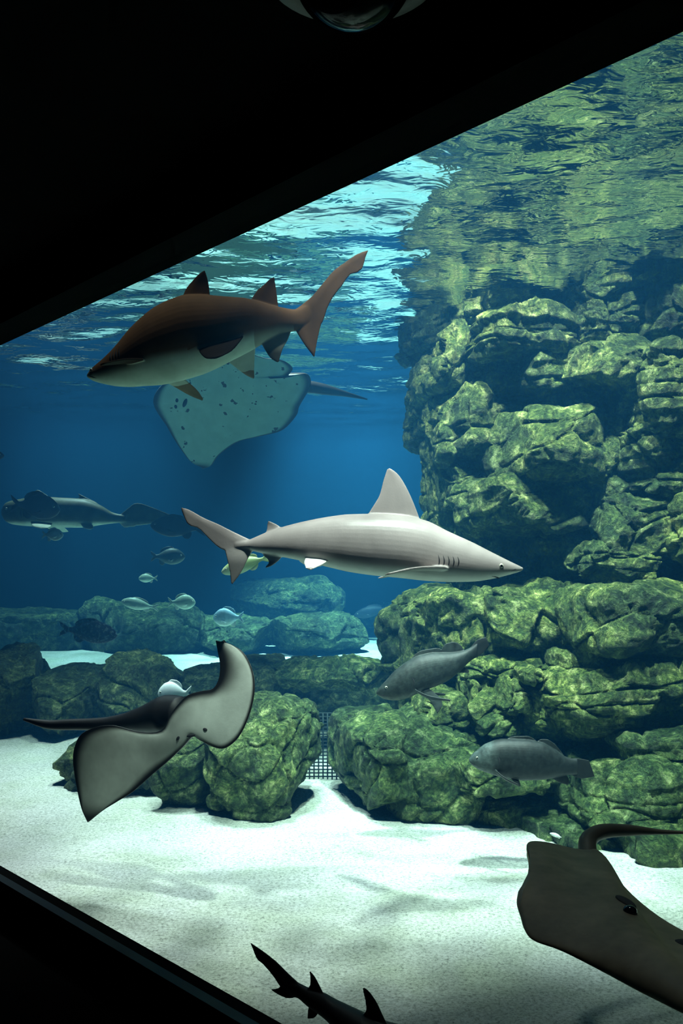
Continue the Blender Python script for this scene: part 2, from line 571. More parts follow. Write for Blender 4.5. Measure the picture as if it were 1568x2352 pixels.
def cube_grid(n):
    if n in _cube: return _cube[n]
    t = np.linspace(-1, 1, n + 1); a, b = np.meshgrid(t, t, indexing='ij'); o = np.ones_like(a)
    Vs, Fs = [], []
    for k, (p, fl) in enumerate([((o, a, b), 0), ((-o, a, b), 1), ((a, o, b), 1), ((a, -o, b), 0), ((a, b, o), 0), ((a, b, -o), 1)]):
        Vs.append(np.stack(p, -1).reshape(-1, 3)); Fs.append(grid_faces(n + 1, n + 1, k * (n + 1) ** 2, flip=bool(fl)))
    V = np.concatenate(Vs); Fc = np.concatenate(Fs)
    _, idx, inv = np.unique(np.round(V * n * 4).astype(int), axis=0, return_index=True, return_inverse=True)
    _cube[n] = (V[idx], inv.ravel()[Fc])
    return _cube[n]


def rock(c, half, seed, rot=(0, 0, 0), n=34, p=4.0, cuts=9, amp=1.0, strata=0.0, name='rock_block', parent=None, mat='rock'):
    rs = np.random.RandomState(seed)
    C, Fc = cube_grid(n)
    half = np.asarray(half, float)
    q = C / (np.sum(np.abs(C) ** p, 1) ** (1 / p))[:, None]
    for k in range(cuts):
        nn = rs.normal(size=3); nn /= np.linalg.norm(nn)
        sup = (q @ nn).max(); d = sup * rs.uniform(0.70, 0.93)
        ex = np.maximum(0, q @ nn - d)
        q = q - (ex * 0.92)[:, None] * nn
    nr = np.sign(q) * np.abs(q) ** (p - 1) / half + q * 0.15 / half
    nr /= np.linalg.norm(nr, axis=1)[:, None] + 1e-9
    q = q * half
    s = float(np.cbrt(half.prod()))
    wpz = q + rs.uniform(-50, 50, 3)
    g = wpz + 0.25 * np.stack([gnoise(wpz * 1.7, seed + 1), gnoise(wpz * 1.7, seed + 2), gnoise(wpz * 1.7, seed + 3)], 1)
    dsp = 0.20 * s * fbm(g * (1.0 / max(s, 0.15)), 3, seed)
    f1, f2, cid = worley(g * (2.3, 2.3, 3.4), seed)
    dsp += 0.03 * (_R3[cid, 0] - 0.5) * 2 - 0.03 * np.clip(1 - (f2 - f1) / 0.10, 0, 1) ** 2
    dsp += 0.030 * fbm(g * 4.0, 5, seed + 40, 0.58)
    dsp -= 0.040 * np.clip(fbm(g * 2.6, 3, seed + 90, 0.5, ridged=True) - 0.45, 0, 1)
    dsp += 0.010 * fbm(g * 26.0, 2, seed + 60)
    if strata:
        h = wpz[:, 2] + 0.10 * fbm(g * 1.5, 2, seed + 70)
        tt = h * 11.0; fr = tt - np.floor(tt)
        lay = _R3[(np.floor(tt).astype(int) * 37 + seed) & 4095, 1] - 0.5
        dsp += strata * (lay * 0.9 - 0.5 * np.clip(1 - fr / 0.22, 0, 1))
    q = q + nr * (dsp * amp)[:, None]
    R = np.array(Matrix.Rotation(rot[2], 3, 'Z') @ Matrix.Rotation(rot[1], 3, 'Y') @ Matrix.Rotation(rot[0], 3, 'X'))
    q = q @ R.T
    return link(name, mesh_from(name, q, Fc), M[mat], parent, tuple(c))


def rock_px(x0, y0, x1, y1, Yf, thick, seed, rot=(0, 0, 0), grow=1.10, **kw):
    k = (Yf + thick * 0.2) / F
    c = W((x0 + x1) / 2, (y0 + y1) / 2, Yf + thick * 0.2); c[1] = Yf + thick / 2
    return rock(c, ((x1 - x0) / 2 * k * grow, thick / 2, (y1 - y0) / 2 * k * grow), seed, rot, **kw)


def yc(x):      # depth of the cliff face
    return 6.95 - (x - 940) / 628.0 * 0.85


cliff = tag(link('rock_cliff', None, loc=(1.6, 6.6, -0.2)), 'tall mossy rock cliff rising up to the water surface', 'rock')
ledge = tag(link('rock_ledge', None, loc=(1.3, 6.2, -1.6)), 'broad green rock ledge at the cliff foot resting on sand', 'rock')


def under(parent, o):
    o.parent = parent
    o.location = Vector(o.location) - parent.location
    return o


def blk(parent, x0, y0, x1, y1, dy, thick, seed, **kw):
    return under(parent, rock_px(x0, y0, x1, y1, yc((x0 + x1) / 2) + dy, thick, seed, **kw))


# core of the cliff, then its blocks
blk(cliff, 1030, 520, 1330, 1330, 0.40, 1.5, 101, n=60, cuts=4, p=6)
blk(cliff, 1250, 480, 1720, 1330, 0.45, 1.6, 102, n=60, cuts=4, p=6)
blk(cliff, 1650, 480, 2150, 1330, 0.2, 1.6, 103, n=44, cuts=6, p=4)
B = [  # x0, y0, x1, y1, dy, thick, strata
    (925, 560, 1110, 700, 0.05, 1.2, .02), (1080, 540, 1300, 715, 0.02, 0.9, .02), (1290, 500, 1470, 660, 0.0, 0.9, .02), (1440, 480, 1640, 640, -0.05, 0.9, .02),
    (940, 690, 1110, 790, 0.05, 1.3, .05), (1090, 700, 1310, 830, -0.12, 0.8, .05),
    (938, 765, 1085, 895, -0.02, 1.2, .0), (1075, 820, 1210, 910, 0.15, 0.6, .05), (1180, 810, 1325, 900, 0.02, 0.6, .05),
    (1320, 640, 1500, 790, 0.06, 0.8, .03), (1318, 775, 1505, 885, -0.12, 0.7, .0), (1490, 620, 1680, 800, 0.05, 0.9, .0),
    (932, 880, 1050, 990, 0.05, 1.3, .0), (985, 890, 1120, 1040, -0.05, 0.8, .0), (1470, 780, 1680, 1000, -0.10, 0.9, .06),
    (955, 975, 1090, 1070, 0.06, 1.2, .0), (1090, 905, 1200, 1010, 0.12, 0.7, .0),
    (1160, 930, 1440, 1105, -0.16, 1.0, .0), (1420, 960, 1660, 1130, 0.02, 0.9, .05),
    (965, 1050, 1090, 1170, 0.06, 1.2, .0), (985, 1140, 1100, 1280, 0.10, 1.1, .0),
    (1070, 1085, 1355, 1215, -0.22, 1.0, .0), (1065, 1180, 1130, 1300, 0.0, 0.8, .0), (1340, 1080, 1480, 1190, 0.05, 0.8, .0),
    (1385, 1145, 1560, 1290, -0.10, 0.8, .0), (1530, 1110, 1700, 1290, -0.05, 0.9, .0),
    (1270, 1230, 1400, 1330, 0.05, 0.8, .0), (1330, 1250, 1510, 1345, -0.16, 0.6, .03), (1230, 1190, 1330, 1270, 0.02, 0.8, .0),
]
for i, (x0, y0, x1, y1, dy, th, st) in enumerate(B):
    rs = np.random.RandomState(300 + i)
    x0 += 48 * max(0, 1 - (x0 - 925) / 220)
    blk(cliff, x0, y0, x1, y1, dy, th, 300 + i, rot=(rs.uniform(-.12, .12), rs.uniform(-.10, .10), rs.uniform(-.2, .2) + 0.25),
        n=54 if (x1 - x0) > 170 else 40, strata=st, cuts=8, p=5)

# lower ledge
blk(ledge, 960, 1400, 1700, 1990, 0.35, 1.6, 201, n=60, cuts=4, p=5)
blk(ledge, 1600, 1380, 2150, 2080, -0.35, 1.6, 202, n=44, cuts=6, p=4)
Lw = [
    (945, 1345, 1180, 1510, -0.30, 1.3, .0), (1130, 1335, 1350, 1500, -0.25, 1.0, .0), (925, 1400, 1030, 1580, -0.25, 1.2, .0),
    (1335, 1350, 1640, 1520, -0.45, 1.0, .0), (1330, 1440, 1440, 1530, -0.40, .7, .0),
    (1070, 1500, 1270, 1565, -0.40, 0.8, .05), (1070, 1550, 1128, 1650, -0.52, 0.6, .0), (1130, 1568, 1190, 1650, -0.58, 0.6, .0),
    (1200, 1535, 1240, 1570, -0.60, 0.4, .0), (1202, 1585, 1242, 1665, -0.58, 0.5, .0), (1100, 1640, 1190, 1690, -0.55, 0.6, .0),
    (965, 1590, 1090, 1690, -0.45, 0.8, .0), (1190, 1640, 1330, 1720, -0.40, 0.8, .03),
    (1270, 1535, 1640, 1690, -0.48, 1.0, .06), (1250, 1500, 1400, 1560, -0.30, 0.8, .0),
    (795, 1665, 970, 1860, -0.95, 1.2, .0), (890, 1660, 1110, 1880, -0.80, 1.1, .0),
    (1040, 1720, 1350, 1830, -0.70, 1.0, .0), (1030, 1830, 1330, 1945, -0.62, 0.9, .0),
    (1340, 1745, 1660, 1900, -0.72, 1.0, .03), (1425, 1700, 1680, 1790, -0.62, 0.9, .06),
    (1240, 1870, 1480, 1975, -0.78, 0.9, .0), (1420, 1880, 1700, 2010, -0.80, 1.0, .0),
]
for i, (x0, y0, x1, y1, dy, th, st) in enumerate(Lw):
    rs = np.random.RandomState(500 + i)
    blk(ledge, x0, y0, x1, y1, dy, th, 500 + i, rot=(rs.uniform(-.12, .12), rs.uniform(-.08, .08), rs.uniform(-.2, .2) + 0.2),
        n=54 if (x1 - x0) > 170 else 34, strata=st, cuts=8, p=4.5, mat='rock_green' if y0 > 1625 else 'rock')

# free boulders on the sand
BO = [  # box, Y front, thick, n, label
    (475, 1610, 722, 1895, 6.05, 1.1, 70, 'large rounded green boulder standing left of the dark metal grate', 'rock_green'),
    (360, 1640, 520, 1860, 6.35, 1.0, 54, 'green boulder leaning against the large rounded boulder, low on the sand', 'rock_green'),
    (125, 1690, 410, 1850, 6.75, 0.9, 54, 'low dark boulder on the sand below the dark spread ray', 'rock_dark'),
    (-80, 1490, 78, 1705, 8.6, 1.3, 54, 'tall dark rock mound that the dark ray tail tip points to', 'rock_dark'),
    (62, 1540, 240, 1705, 8.5, 1.4, 54, 'low dark rock mound with a notch of pale sand above it', 'rock_dark'),
    (212, 1505, 418, 1700, 8.4, 1.5, 60, 'green rock mound with dark cleft behind the ray tail', 'rock_dark'),
    (396, 1535, 540, 1690, 8.2, 1.3, 54, 'low green rock behind the round white fish', 'rock_dark'),
    (516, 1520, 660, 1690, 8.1, 1.3, 54, 'green rock mound behind the raised wing of the dark ray', 'rock_dark'),
    (638, 1515, 900, 1590, 7.9, 0.9, 54, 'flat rock slab bridging the dark gap over the grate', 'rock_green'),
    (640, 1570, 930, 1760, 9.05, 0.8, 40, 'dark rock added behind the grate to keep the gap dark', 'rock_dark'),  # added rock, hides lit sand so the gap stays dark
    (-120, 1400, 188, 1515, 14.2, 1.8, 50, 'hazy rock mound at the far end of the tank floor', 'rock_dark'),
    (160, 1375, 460, 1510, 14.0, 1.8, 50, 'hazy rounded rock mound beneath two pale fish', 'rock_dark'),
    (446, 1415, 622, 1500, 13.8, 1.6, 50, 'hazy low rock under a pale bluish fish', 'rock_dark'),
    (608, 1412, 838, 1497, 13.8, 1.6, 50, 'hazy rock whose end drops to bright distant sand', 'rock_dark'),
    (510, 1335, 790, 1430, 15.4, 1.8, 54, 'hazy domed rock with light ripples on its crown', 'rock_dark'),
    (830, 1385, 960, 1445, 16.8, 1.0, 40, 'faint far rock in blue haze beside the cliff', 'rock_dark'),
]
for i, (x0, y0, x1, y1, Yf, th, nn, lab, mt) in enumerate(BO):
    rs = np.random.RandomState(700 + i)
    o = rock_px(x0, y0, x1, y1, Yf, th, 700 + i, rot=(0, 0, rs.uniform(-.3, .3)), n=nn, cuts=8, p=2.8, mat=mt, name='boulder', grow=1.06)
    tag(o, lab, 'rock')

# dark recess with a metal grate between the boulders
gr = tag(link('metal_grate', None, loc=tuple(W(752, 1800, 7.3))), 'dark metal grate in the gap between two boulders', 'grate')
M['metal'] = plain('dull_metal', (0.014, 0.028, 0.032), 0.6, 0.2)
gw, gh = 0.36, 0.56
for k in range(11):
    x = -gw / 2 + gw * k / 10
    Vv, ff = tube([(x, 0, 0), (x, 0, gh / 2), (x, 0, gh)], [0.006, 0.006], 6, 4)
    link('bar', mesh_from('bar', Vv, ff), M['metal'], gr)
for k in range(21):
    z = gh * k / 20
    Vv, ff = tube([(-gw / 2, 0.01, z), (0, 0.01, z), (gw / 2, 0.01, z)], [0.006, 0.006], 6, 4)
    link('bar', mesh_from('bar', Vv, ff), M['metal'], gr)

# ------------------------------------------------------------------ animals
RS = np.random.RandomState(99)


def skin_mat(name, back, belly, mark=(0.02, 0.02, 0.02), rough=0.45, mottled=0.18, spots=None, spec=0.35, mscale=9.0):
    t = NT(name)
    ab = t.n('Attribute', attribute_name='belly'); am = t.n('Attribute', attribute_name='mark')
    tc = (t.n('TexCoord'), 'Object')
    nz = t.n('TexNoise', {'Vector': tc, 'Scale': mscale, 'Detail': 5.0, 'Roughness': 0.6})
    fine = t.n('TexNoise', {'Vector': tc, 'Scale': 120.0, 'Detail': 3.0})
    va = t.ramp(nz, [(0.3, (1 - mottled,) * 3), (0.7, (1 + mottled,) * 3)])
    c = t.mix((ab, 'Fac'), back, belly)
    c = t.mix(1.0, c, va, 'MULTIPLY')
    if spots:
        n2 = t.n('TexNoise', {'Vector': tc, 'Scale': spots[0], 'Detail': 2.0})
        r = t.ramp(n2, [(spots[1], (0, 0, 0)), (spots[1] + 0.03, (1, 1, 1))])
        c = t.mix(r, c, spots[2])
    c = t.mix((am, 'Fac'), c, mark)
    return t.surf(c, rough, fine, 0.12, 0.003, spec)


def to_world(P, Y, yoff):
    """px, py, lateral px -> metres; yoff(px) bends the spine away from (+) or towards the viewer."""
    P = np.asarray(P, float)
    yo = yoff(P[:, 0]) if yoff else np.zeros(len(P))
    Yc = Y + yo
    return np.stack([(P[:, 0] - CX) / F * Yc, Yc + P[:, 2] * Y / F, (HY - P[:, 1]) / F * Yc], 1)


def fin_mesh(le, te, t0, t1=None, ns=16, nc=9):
    le = np.asarray([p if len(p) == 3 else (*p, 0) for p in le], float)
    te = np.asarray([p if len(p) == 3 else (*p, 0) for p in te], float)
    t1 = t0 * 0.5 if t1 is None else t1
    q = np.linspace(0, 1, ns)
    A, Bm = catmull(le, q), catmull(te, q)
    nrm = np.zeros(3)
    for i in range(ns - 1):
        nrm += np.cross(A[i + 1] - A[i], Bm[i] - A[i]) + np.cross(A[i + 1] - A[i], Bm[i + 1] - A[i + 1])
    nrm /= np.linalg.norm(nrm) + 1e-9
    k = np.linspace(0, 1, nc)
    prof = np.where(k < 0.35, 0.45 + 0.55 * np.sin(k / 0.35 * np.pi / 2), 1 - 0.55 * ((k - 0.35) / 0.65))
    S = A[:, None] * (1 - k)[None, :, None] + Bm[:, None] * k[None, :, None]
    th = (t0 + (t1 - t0) * q)[:, None] * prof[None]
    up = S + nrm * th[..., None] / 2; dn = S - nrm * th[..., None] / 2
    V = np.concatenate([up.reshape(-1, 3), dn.reshape(-1, 3)])
    f = [tuple(x) for x in grid_faces(ns, nc)] + [tuple(x) for x in grid_faces(ns, nc, ns * nc, flip=True)]
    o = ns * nc
    for i in range(ns - 1):
        f.append((i * nc, o + i * nc, o + (i + 1) * nc, (i + 1) * nc))
        a, b = i * nc + nc - 1, (i + 1) * nc + nc - 1
        f.append((a, b, o + b, o + a))
    for j in range(nc - 1):
        f.append((j, j + 1, o + j + 1, o + j))
        a = (ns - 1) * nc + j
        f.append((a, o + a, o + a + 1, a + 1))
    return V, f


class Body:
    """Stations: px, py_top, py_bottom, half width in px (px rising)."""
    def __init__(self, st):
        st = np.asarray(sorted(st), float)
        self.x, self.top, self.bot, self.w = st.T
        self.e = 2.15

    def at(self, px):
        return (pchip(self.x, self.top, px), pchip(self.x, self.bot, px), pchip(self.x, self.w, px))

    def mesh(self, nr=44, ns=90):
        u = np.linspace(0, 1, ns)
        xs = self.x[0] + (self.x[-1] - self.x[0]) * (0.6 * u + 0.4 * (0.5 - 0.5 * np.cos(np.pi * u)))
        t, b, w = self.at(xs)
        an = np.linspace(0, 2 * np.pi, nr, endpoint=False)
        c, s = np.cos(an), np.sin(an)
        cs = np.sign(c) * np.abs(c) ** (2 / self.e); ss = np.sign(s) * np.abs(s) ** (2 / self.e)
        zc, h = (t + b) / 2, (b - t) / 2
        V = np.stack([np.repeat(xs[:, None], nr, 1), zc[:, None] - h[:, None] * ss[None], w[:, None] * cs[None]], -1).reshape(-1, 3)
        f = []
        for i in range(ns - 1):
            for k in range(nr):
                f.append((i * nr + k, i * nr + (k + 1) % nr, (i + 1) * nr + (k + 1) % nr, (i + 1) * nr + k))
        f.append(tuple(range(nr))[::-1]); f.append(tuple(range((ns - 1) * nr, ns * nr)))
        return V, f

    def beyond(self, P, m):
        """True where a point lies outside the trunk by more than m px (so on a fin)."""
        x = np.clip(P[:, 0], self.x[0], self.x[-1])
        t, b, w = self.at(x)
        v = np.clip(np.abs((P[:, 1] - (t + b) / 2) / ((b - t) / 2)), 0, 1)
        return np.abs(P[:, 2]) > w * (1 - v ** self.e) ** (1 / self.e) + m

    def lat(self, px, py):
        t, b, w = self.at(np.array([px], float))
        zc, h = (t + b) / 2, (b - t) / 2
        v = np.clip(np.abs((py - zc) / h), 0, 0.98)
        return float((w * (1 - v ** self.e) ** (1 / self.e))[0])


def remesh(V, f, voxel, smooth=5):
    me = mesh_from('tmp', V, f, False)
    bm = bmesh.new(); bm.from_mesh(me)
    bmesh.ops.recalc_face_normals(bm, faces=bm.faces); bm.to_mesh(me); bm.free()
    o = bpy.data.objects.new('tmp', me); COL.objects.link(o)
    md = o.modifiers.new('r', 'REMESH'); md.mode = 'VOXEL'; md.voxel_size = voxel
    if smooth:
        sm = o.modifiers.new('s', 'SMOOTH'); sm.factor = 0.5; sm.iterations = smooth
    dg = bpy.context.evaluated_depsgraph_get(); dg.update()
    me2 = bpy.data.meshes.new_from_object(o.evaluated_get(dg))
    bpy.data.objects.remove(o); bpy.data.meshes.remove(me)
    return me2


def uv_sphere(r, n=14):
    V, f = lathe([(r * math.sin(a), r * math.cos(a)) for a in np.linspace(0.001, math.pi - 0.001, n)], n * 2)
    return V, f


M['eye'] = plain('eye_pale', (0.55, 0.55, 0.45), 0.15, 0.6)
M['pupil'] = plain('pupil_black', (0.004, 0.004, 0.004), 0.1, 0.6)
M['slit'] = plain('dark_slit', (0.045, 0.045, 0.05), 0.7, 0.1)


def creature(name, label, cat, Y, body, fins, mat, voxel=1.7, belly=None, mark=None, yoff=None, eyes=(), gills=(), mouth=(), group=None, smooth=5):
    parts = [body.mesh()]
    for fn in fins:
        parts.append(fin_mesh(*fn) if isinstance(fn, tuple) else fn)
    V, f = merge(parts)
    me = remesh(V, f, voxel, smooth)
    P = np.empty(len(me.vertices) * 3, np.float32); me.vertices.foreach_get('co', P); P = P.reshape(-1, 3).astype(float)
    bel = belly(P) if belly else np.zeros(len(P))
    mk = mark(P) if mark else np.zeros(len(P))
    Wd = to_world(P, Y, yoff)
    mid = float((body.x[0] + body.x[-1]) / 2)
    t, b, w = body.at(np.array([mid]))
    c = to_world([[mid, float((t + b)[0] / 2), 0]], Y, yoff)[0]
    me.vertices.foreach_set('co', (Wd - c).astype(np.float32).ravel())
    me.name = 'body'
    attr(me, 'belly', np.clip(bel, 0, 1)); attr(me, 'mark', np.clip(mk, 0, 1))
    me.polygons.foreach_set('use_smooth', np.ones(len(me.polygons), bool))
    # world axes flip handedness of py; keep outward normals
    bm = bmesh.new(); bm.from_mesh(me); bmesh.ops.recalc_face_normals(bm, faces=bm.faces); bm.to_mesh(me); bm.free()
    me.update()
    root = link(name, None, loc=tuple(c))
    tag(root, label, cat, group)
    link('body', me, mat, root)
    for (ex, ey, r) in eyes:
        for sgn in (-1, 1):
            l = body.lat(ex, ey)
            p = to_world([[ex, ey, sgn * (l - r * 0.25)]], Y, yoff)[0] - c
            Vv, ff = uv_sphere(r * Y / F)
            e = link('eye', mesh_from('eye', Vv, ff), M['eye'], root, tuple(p))
            Vv, ff = uv_sphere(r * 0.62 * Y / F)
            link('pupil', mesh_from('pupil', Vv, ff), M['pupil'], e, (0, sgn * r * 0.52 * Y / F, 0))
    for pts, r in gills:
        for sgn in (-1, 1):
            pp = to_world([[x, y, sgn * (body.lat(x, y) - r * 0.35)] for x, y in pts], Y, yoff) - c
            k = Y / F
            Vv, ff = tube(pp, [r * 0.3 * k, r * k, r * 0.3 * k], 8, 10)
            link('gill_slit', mesh_from('gill_slit', Vv, ff), M['slit'], root)
    for pts, r in mouth:
        for sgn in (-1, 1):
            pp = to_world([[x, y, sgn * (body.lat(x, y) - r * 0.4)] for x, y in pts], Y, yoff) - c
            k = Y / F
            Vv, ff = tube(pp, [r * 0.3 * k, r * k, r * 0.3 * k], 8, 10)
            link('mouth', mesh_from('mouth', Vv, ff), M['slit'], root)
    return root


def sst(a, b, x):
    t = np.clip((x - a) / (b - a + 1e-9), 0, 1)
    return t * t * (3 - 2 * t)


# --- grey shark in the middle, swimming right -------------------------------------------------
gb = Body([(1201, 1304, 1309, 2), (1193, 1300, 1313, 9), (1166, 1287, 1321, 21), (1128, 1268, 1330, 33), (1085, 1246, 1336, 43), (1030, 1221, 1337, 52),
           (976, 1195, 1334, 58), (922, 1183, 1328, 60), (868, 1180, 1323, 59), (803, 1181, 1314, 55), (759, 1186, 1304, 49), (705, 1196, 1291, 40),
           (646, 1211, 1279, 29), (613, 1222, 1273, 22), (585, 1234, 1267, 16), (566, 1241, 1262, 11), (540, 1240, 1262, 6)])
gfins = [
    ([(968, 1205), (949, 1154), (928, 1110), (911, 1086), (895, 1075)], [(838, 1192), (857, 1162), (871, 1138), (881, 1100), (888, 1078)], 16, 5),
    ([(655, 1222), (640, 1207), (622, 1198), (616, 1196)], [(612, 1232), (611, 1222), (613, 1211), (614, 1199)], 7, 4),
    ([(655, 1270), (640, 1288), (622, 1301), (611, 1305)], [(612, 1262), (603, 1273), (617, 1290), (609, 1302)], 7, 4),
    # caudal fin: upper and lower lobe
    ([(588, 1246), (537, 1222), (499, 1203), (467, 1189), (434, 1170), (415, 1165)], [(566, 1272), (510, 1262), (478, 1236), (456, 1214), (432, 1206), (419, 1180)], 13, 4.5),
    ([(585, 1258), (571, 1280), (553, 1316), (534, 1342)], [(515, 1258), (520, 1279), (527, 1311), (530, 1340)], 11, 4.5),
    # pectoral fins, near and far
    ([(1026, 1306, -44), (1005, 1304, -90), (945, 1306, -150), (885, 1318, -190)], [(975, 1306, -44), (955, 1309, -80), (905, 1316, -140), (874, 1322, -178)], 12, 5),
    ([(1026, 1306, 44), (1005, 1306, 90), (945, 1312, 150), (885, 1326, 190)], [(975, 1306, 44), (955, 1309, 80), (905, 1320, 140), (874, 1328, 178)], 12, 5),
    # pelvic fins
    ([(758, 1286, -26), (740, 1298, -48), (716, 1310, -66)], [(702, 1280, -22), (700, 1294, -44), (704, 1306, -62)], 8, 4.5),
    ([(758, 1286, 26), (740, 1298, 48), (716, 1304, 60)], [(690, 1276, 22), (684, 1286, 44), (690, 1292, 56)], 8, 4.5),
]


def g_belly(P):
    line = np.interp(P[:, 0], [420, 560, 700, 850, 980, 1100, 1200], [1262, 1257, 1276, 1300, 1310, 1309, 1309])
    v = sst(-9, 9, P[:, 1] - line)
    v = np.where(P[:, 0] < 575, v * 0.15, v)
    return np.where(np.abs(P[:, 2]) > 62, 0.05, v)


def g_mark_shade(P):
    m = 0.7 * sst(1268, 1300, P[:, 1]) * (P[:, 0] < 578)  # lower tail lobe: the trunk's shadow put into the colour
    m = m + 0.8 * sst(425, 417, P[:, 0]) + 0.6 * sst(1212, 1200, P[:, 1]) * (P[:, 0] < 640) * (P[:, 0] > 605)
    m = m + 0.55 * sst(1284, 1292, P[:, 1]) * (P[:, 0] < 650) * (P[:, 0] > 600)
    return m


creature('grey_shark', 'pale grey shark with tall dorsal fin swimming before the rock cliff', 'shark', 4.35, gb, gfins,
         skin_mat('grey_shark_skin', (0.33, 0.29, 0.285), (0.78, 0.80, 0.76), (0.035, 0.04, 0.04), 0.38, 0.12), 1.7, g_belly, g_mark_shade,
         yoff=lambda x: 0.10 * np.clip((700 - x) / 290, 0, 1) ** 2,
         eyes=[(1146, 1300, 5.5)],
         gills=[([(1000 + 11 * k, 1275 + k), (1003 + 11 * k, 1290), (1000 + 11 * k, 1305)], 1.9) for k in range(5)],
         mouth=[([(1125, 1323), (1135, 1325), (1146, 1328)], 1.6), ([(1170, 1312), (1176, 1309), (1182, 1307)], 1.5)])

# --- brown shark upper left, swimming left ----------------------------------------------------
bb = Body([(200, 859, 866, 3), (212, 846, 874, 14), (241, 822, 882, 27), (270, 793, 887, 38), (298, 759, 888, 47), (327, 731, 886, 55), (360, 706, 884, 61),
           (399, 688, 877, 65), (430, 679, 869, 66), (466, 678, 858, 63), (494, 681, 846, 60), (533, 684, 826, 54), (561, 686, 812, 48), (590, 692, 796, 41),
           (628, 703, 774, 31), (652, 708, 764, 24), (676, 711, 760, 17), (700, 700, 752, 10), (716, 694, 742, 6)])
bfins = [
    ([(412, 700), (427, 664), (442, 645), (458, 628), (469, 621)], [(483, 700), (481, 670), (478, 645), (474, 630), (471, 622)], 12, 5),
    ([(568, 702), (590, 668), (606, 654), (620, 640), (629, 637)], [(640, 715), (636, 680), (634, 662), (632, 648), (631, 639)], 11, 5),
    ([(592, 775), (608, 803), (622, 824), (637, 833)], [(672, 750), (660, 782), (650, 800), (641, 830)], 10, 5),
    ([(664, 722), (714, 683), (738, 655), (767, 621), (796, 600), (820, 583), (846, 574)], [(700, 765), (737, 745), (752, 706), (766, 680), (786, 655), (803, 631), (829, 622), (841, 586)], 15, 5),
    ([(672, 745), (684, 768), (700, 793), (720, 820)], [(742, 728), (736, 750), (729, 780), (723, 818)], 12, 5),
    # pectorals: near one reaches towards the viewer, far one hangs below the belly
    ([(300, 842, -44), (286, 855, -84), (276, 866, -120), (268, 873, -148)], [(344, 838, -50), (328, 846, -92), (306, 857, -128), (282, 869, -150)], 11, 5),
    ([(352, 858, 40), (385, 872, 70), (420, 889, 100), (446, 897, 118)], [(405, 852, 42), (425, 866, 70), (440, 878, 98), (450, 894, 115)], 11, 5),
    # pelvics
    ([(462, 806, -48), (468, 825, -62), (484, 841, -74), (505, 843, -80)], [(566, 780, -40), (556, 800, -54), (540, 823, -68), (522, 836, -78)], 9, 5),
    ([(500, 806, 36), (530, 828, 56), (556, 845, 74), (574, 852, 84)], [(585, 780, 32), (581, 802, 48), (578, 826, 66), (577, 849, 80)], 9, 5),
]


def b_belly(P):
    line = np.interp(P[:, 0], [200, 240, 300, 360, 450, 520, 580, 640, 700], [858, 858, 850, 832, 818, 800, 776, 758, 752])
    v = sst(-10, 16, P[:, 1] - line)
    v = np.where((P[:, 2] < -58) & (P[:, 1] > 800) & (P[:, 0] > 440), 0.0, v)
    v = np.where(bb.beyond(P, 4) & (P[:, 2] < -30) & (P[:, 0] < 590), 0.0, v)
    v = np.where((P[:, 0] > 586), v * 0.45, v)
    v = np.where((P[:, 2] > 66) & (P[:, 1] > 835), 0.2, v)
    v = np.where(P[:, 0] > 675, 0.0, v)
    return v


def b_mark(P):
    d1 = sst(668, 640, P[:, 1]) * (P[:, 0] < 645) * 0.75
    d2 = sst(790, 815, P[:, 1]) * (P[:, 0] > 595) * 0.8
    d3 = sst(640, 600, P[:, 1]) * (P[:, 0] > 740) * 0.6
    d4 = np.maximum(sst(690, 720, P[:, 0]) * 0.5, 0.95 * bb.beyond(P, 4) * (P[:, 2] < -30) * (P[:, 0] < 590))
    return np.maximum(d1 + d2, np.maximum(d3, d4))


creature('brown_shark', 'stout brown shark with pale belly and two dorsal fins under the water surface', 'shark', 4.95, bb, bfins,
         skin_mat('brown_shark_skin', (0.150, 0.082, 0.042), (0.50, 0.64, 0.56), (0.016, 0.012, 0.009), 0.75, 0.15, spec=0.08), 1.7, b_belly, b_mark,
         yoff=lambda x: 0.16 * np.clip((x - 560) / 280, 0, 1) ** 2,
         eyes=[(213, 853, 4.0)],
         gills=[([(263 + 7 * k, 814 - 4 * k), (262 + 7 * k, 828 - 2 * k), (266 + 7 * k, 846 - k)], 2.8) for k in range(4)],
         mouth=[([(208, 866), (216, 869), (226, 872)], 1.5)])

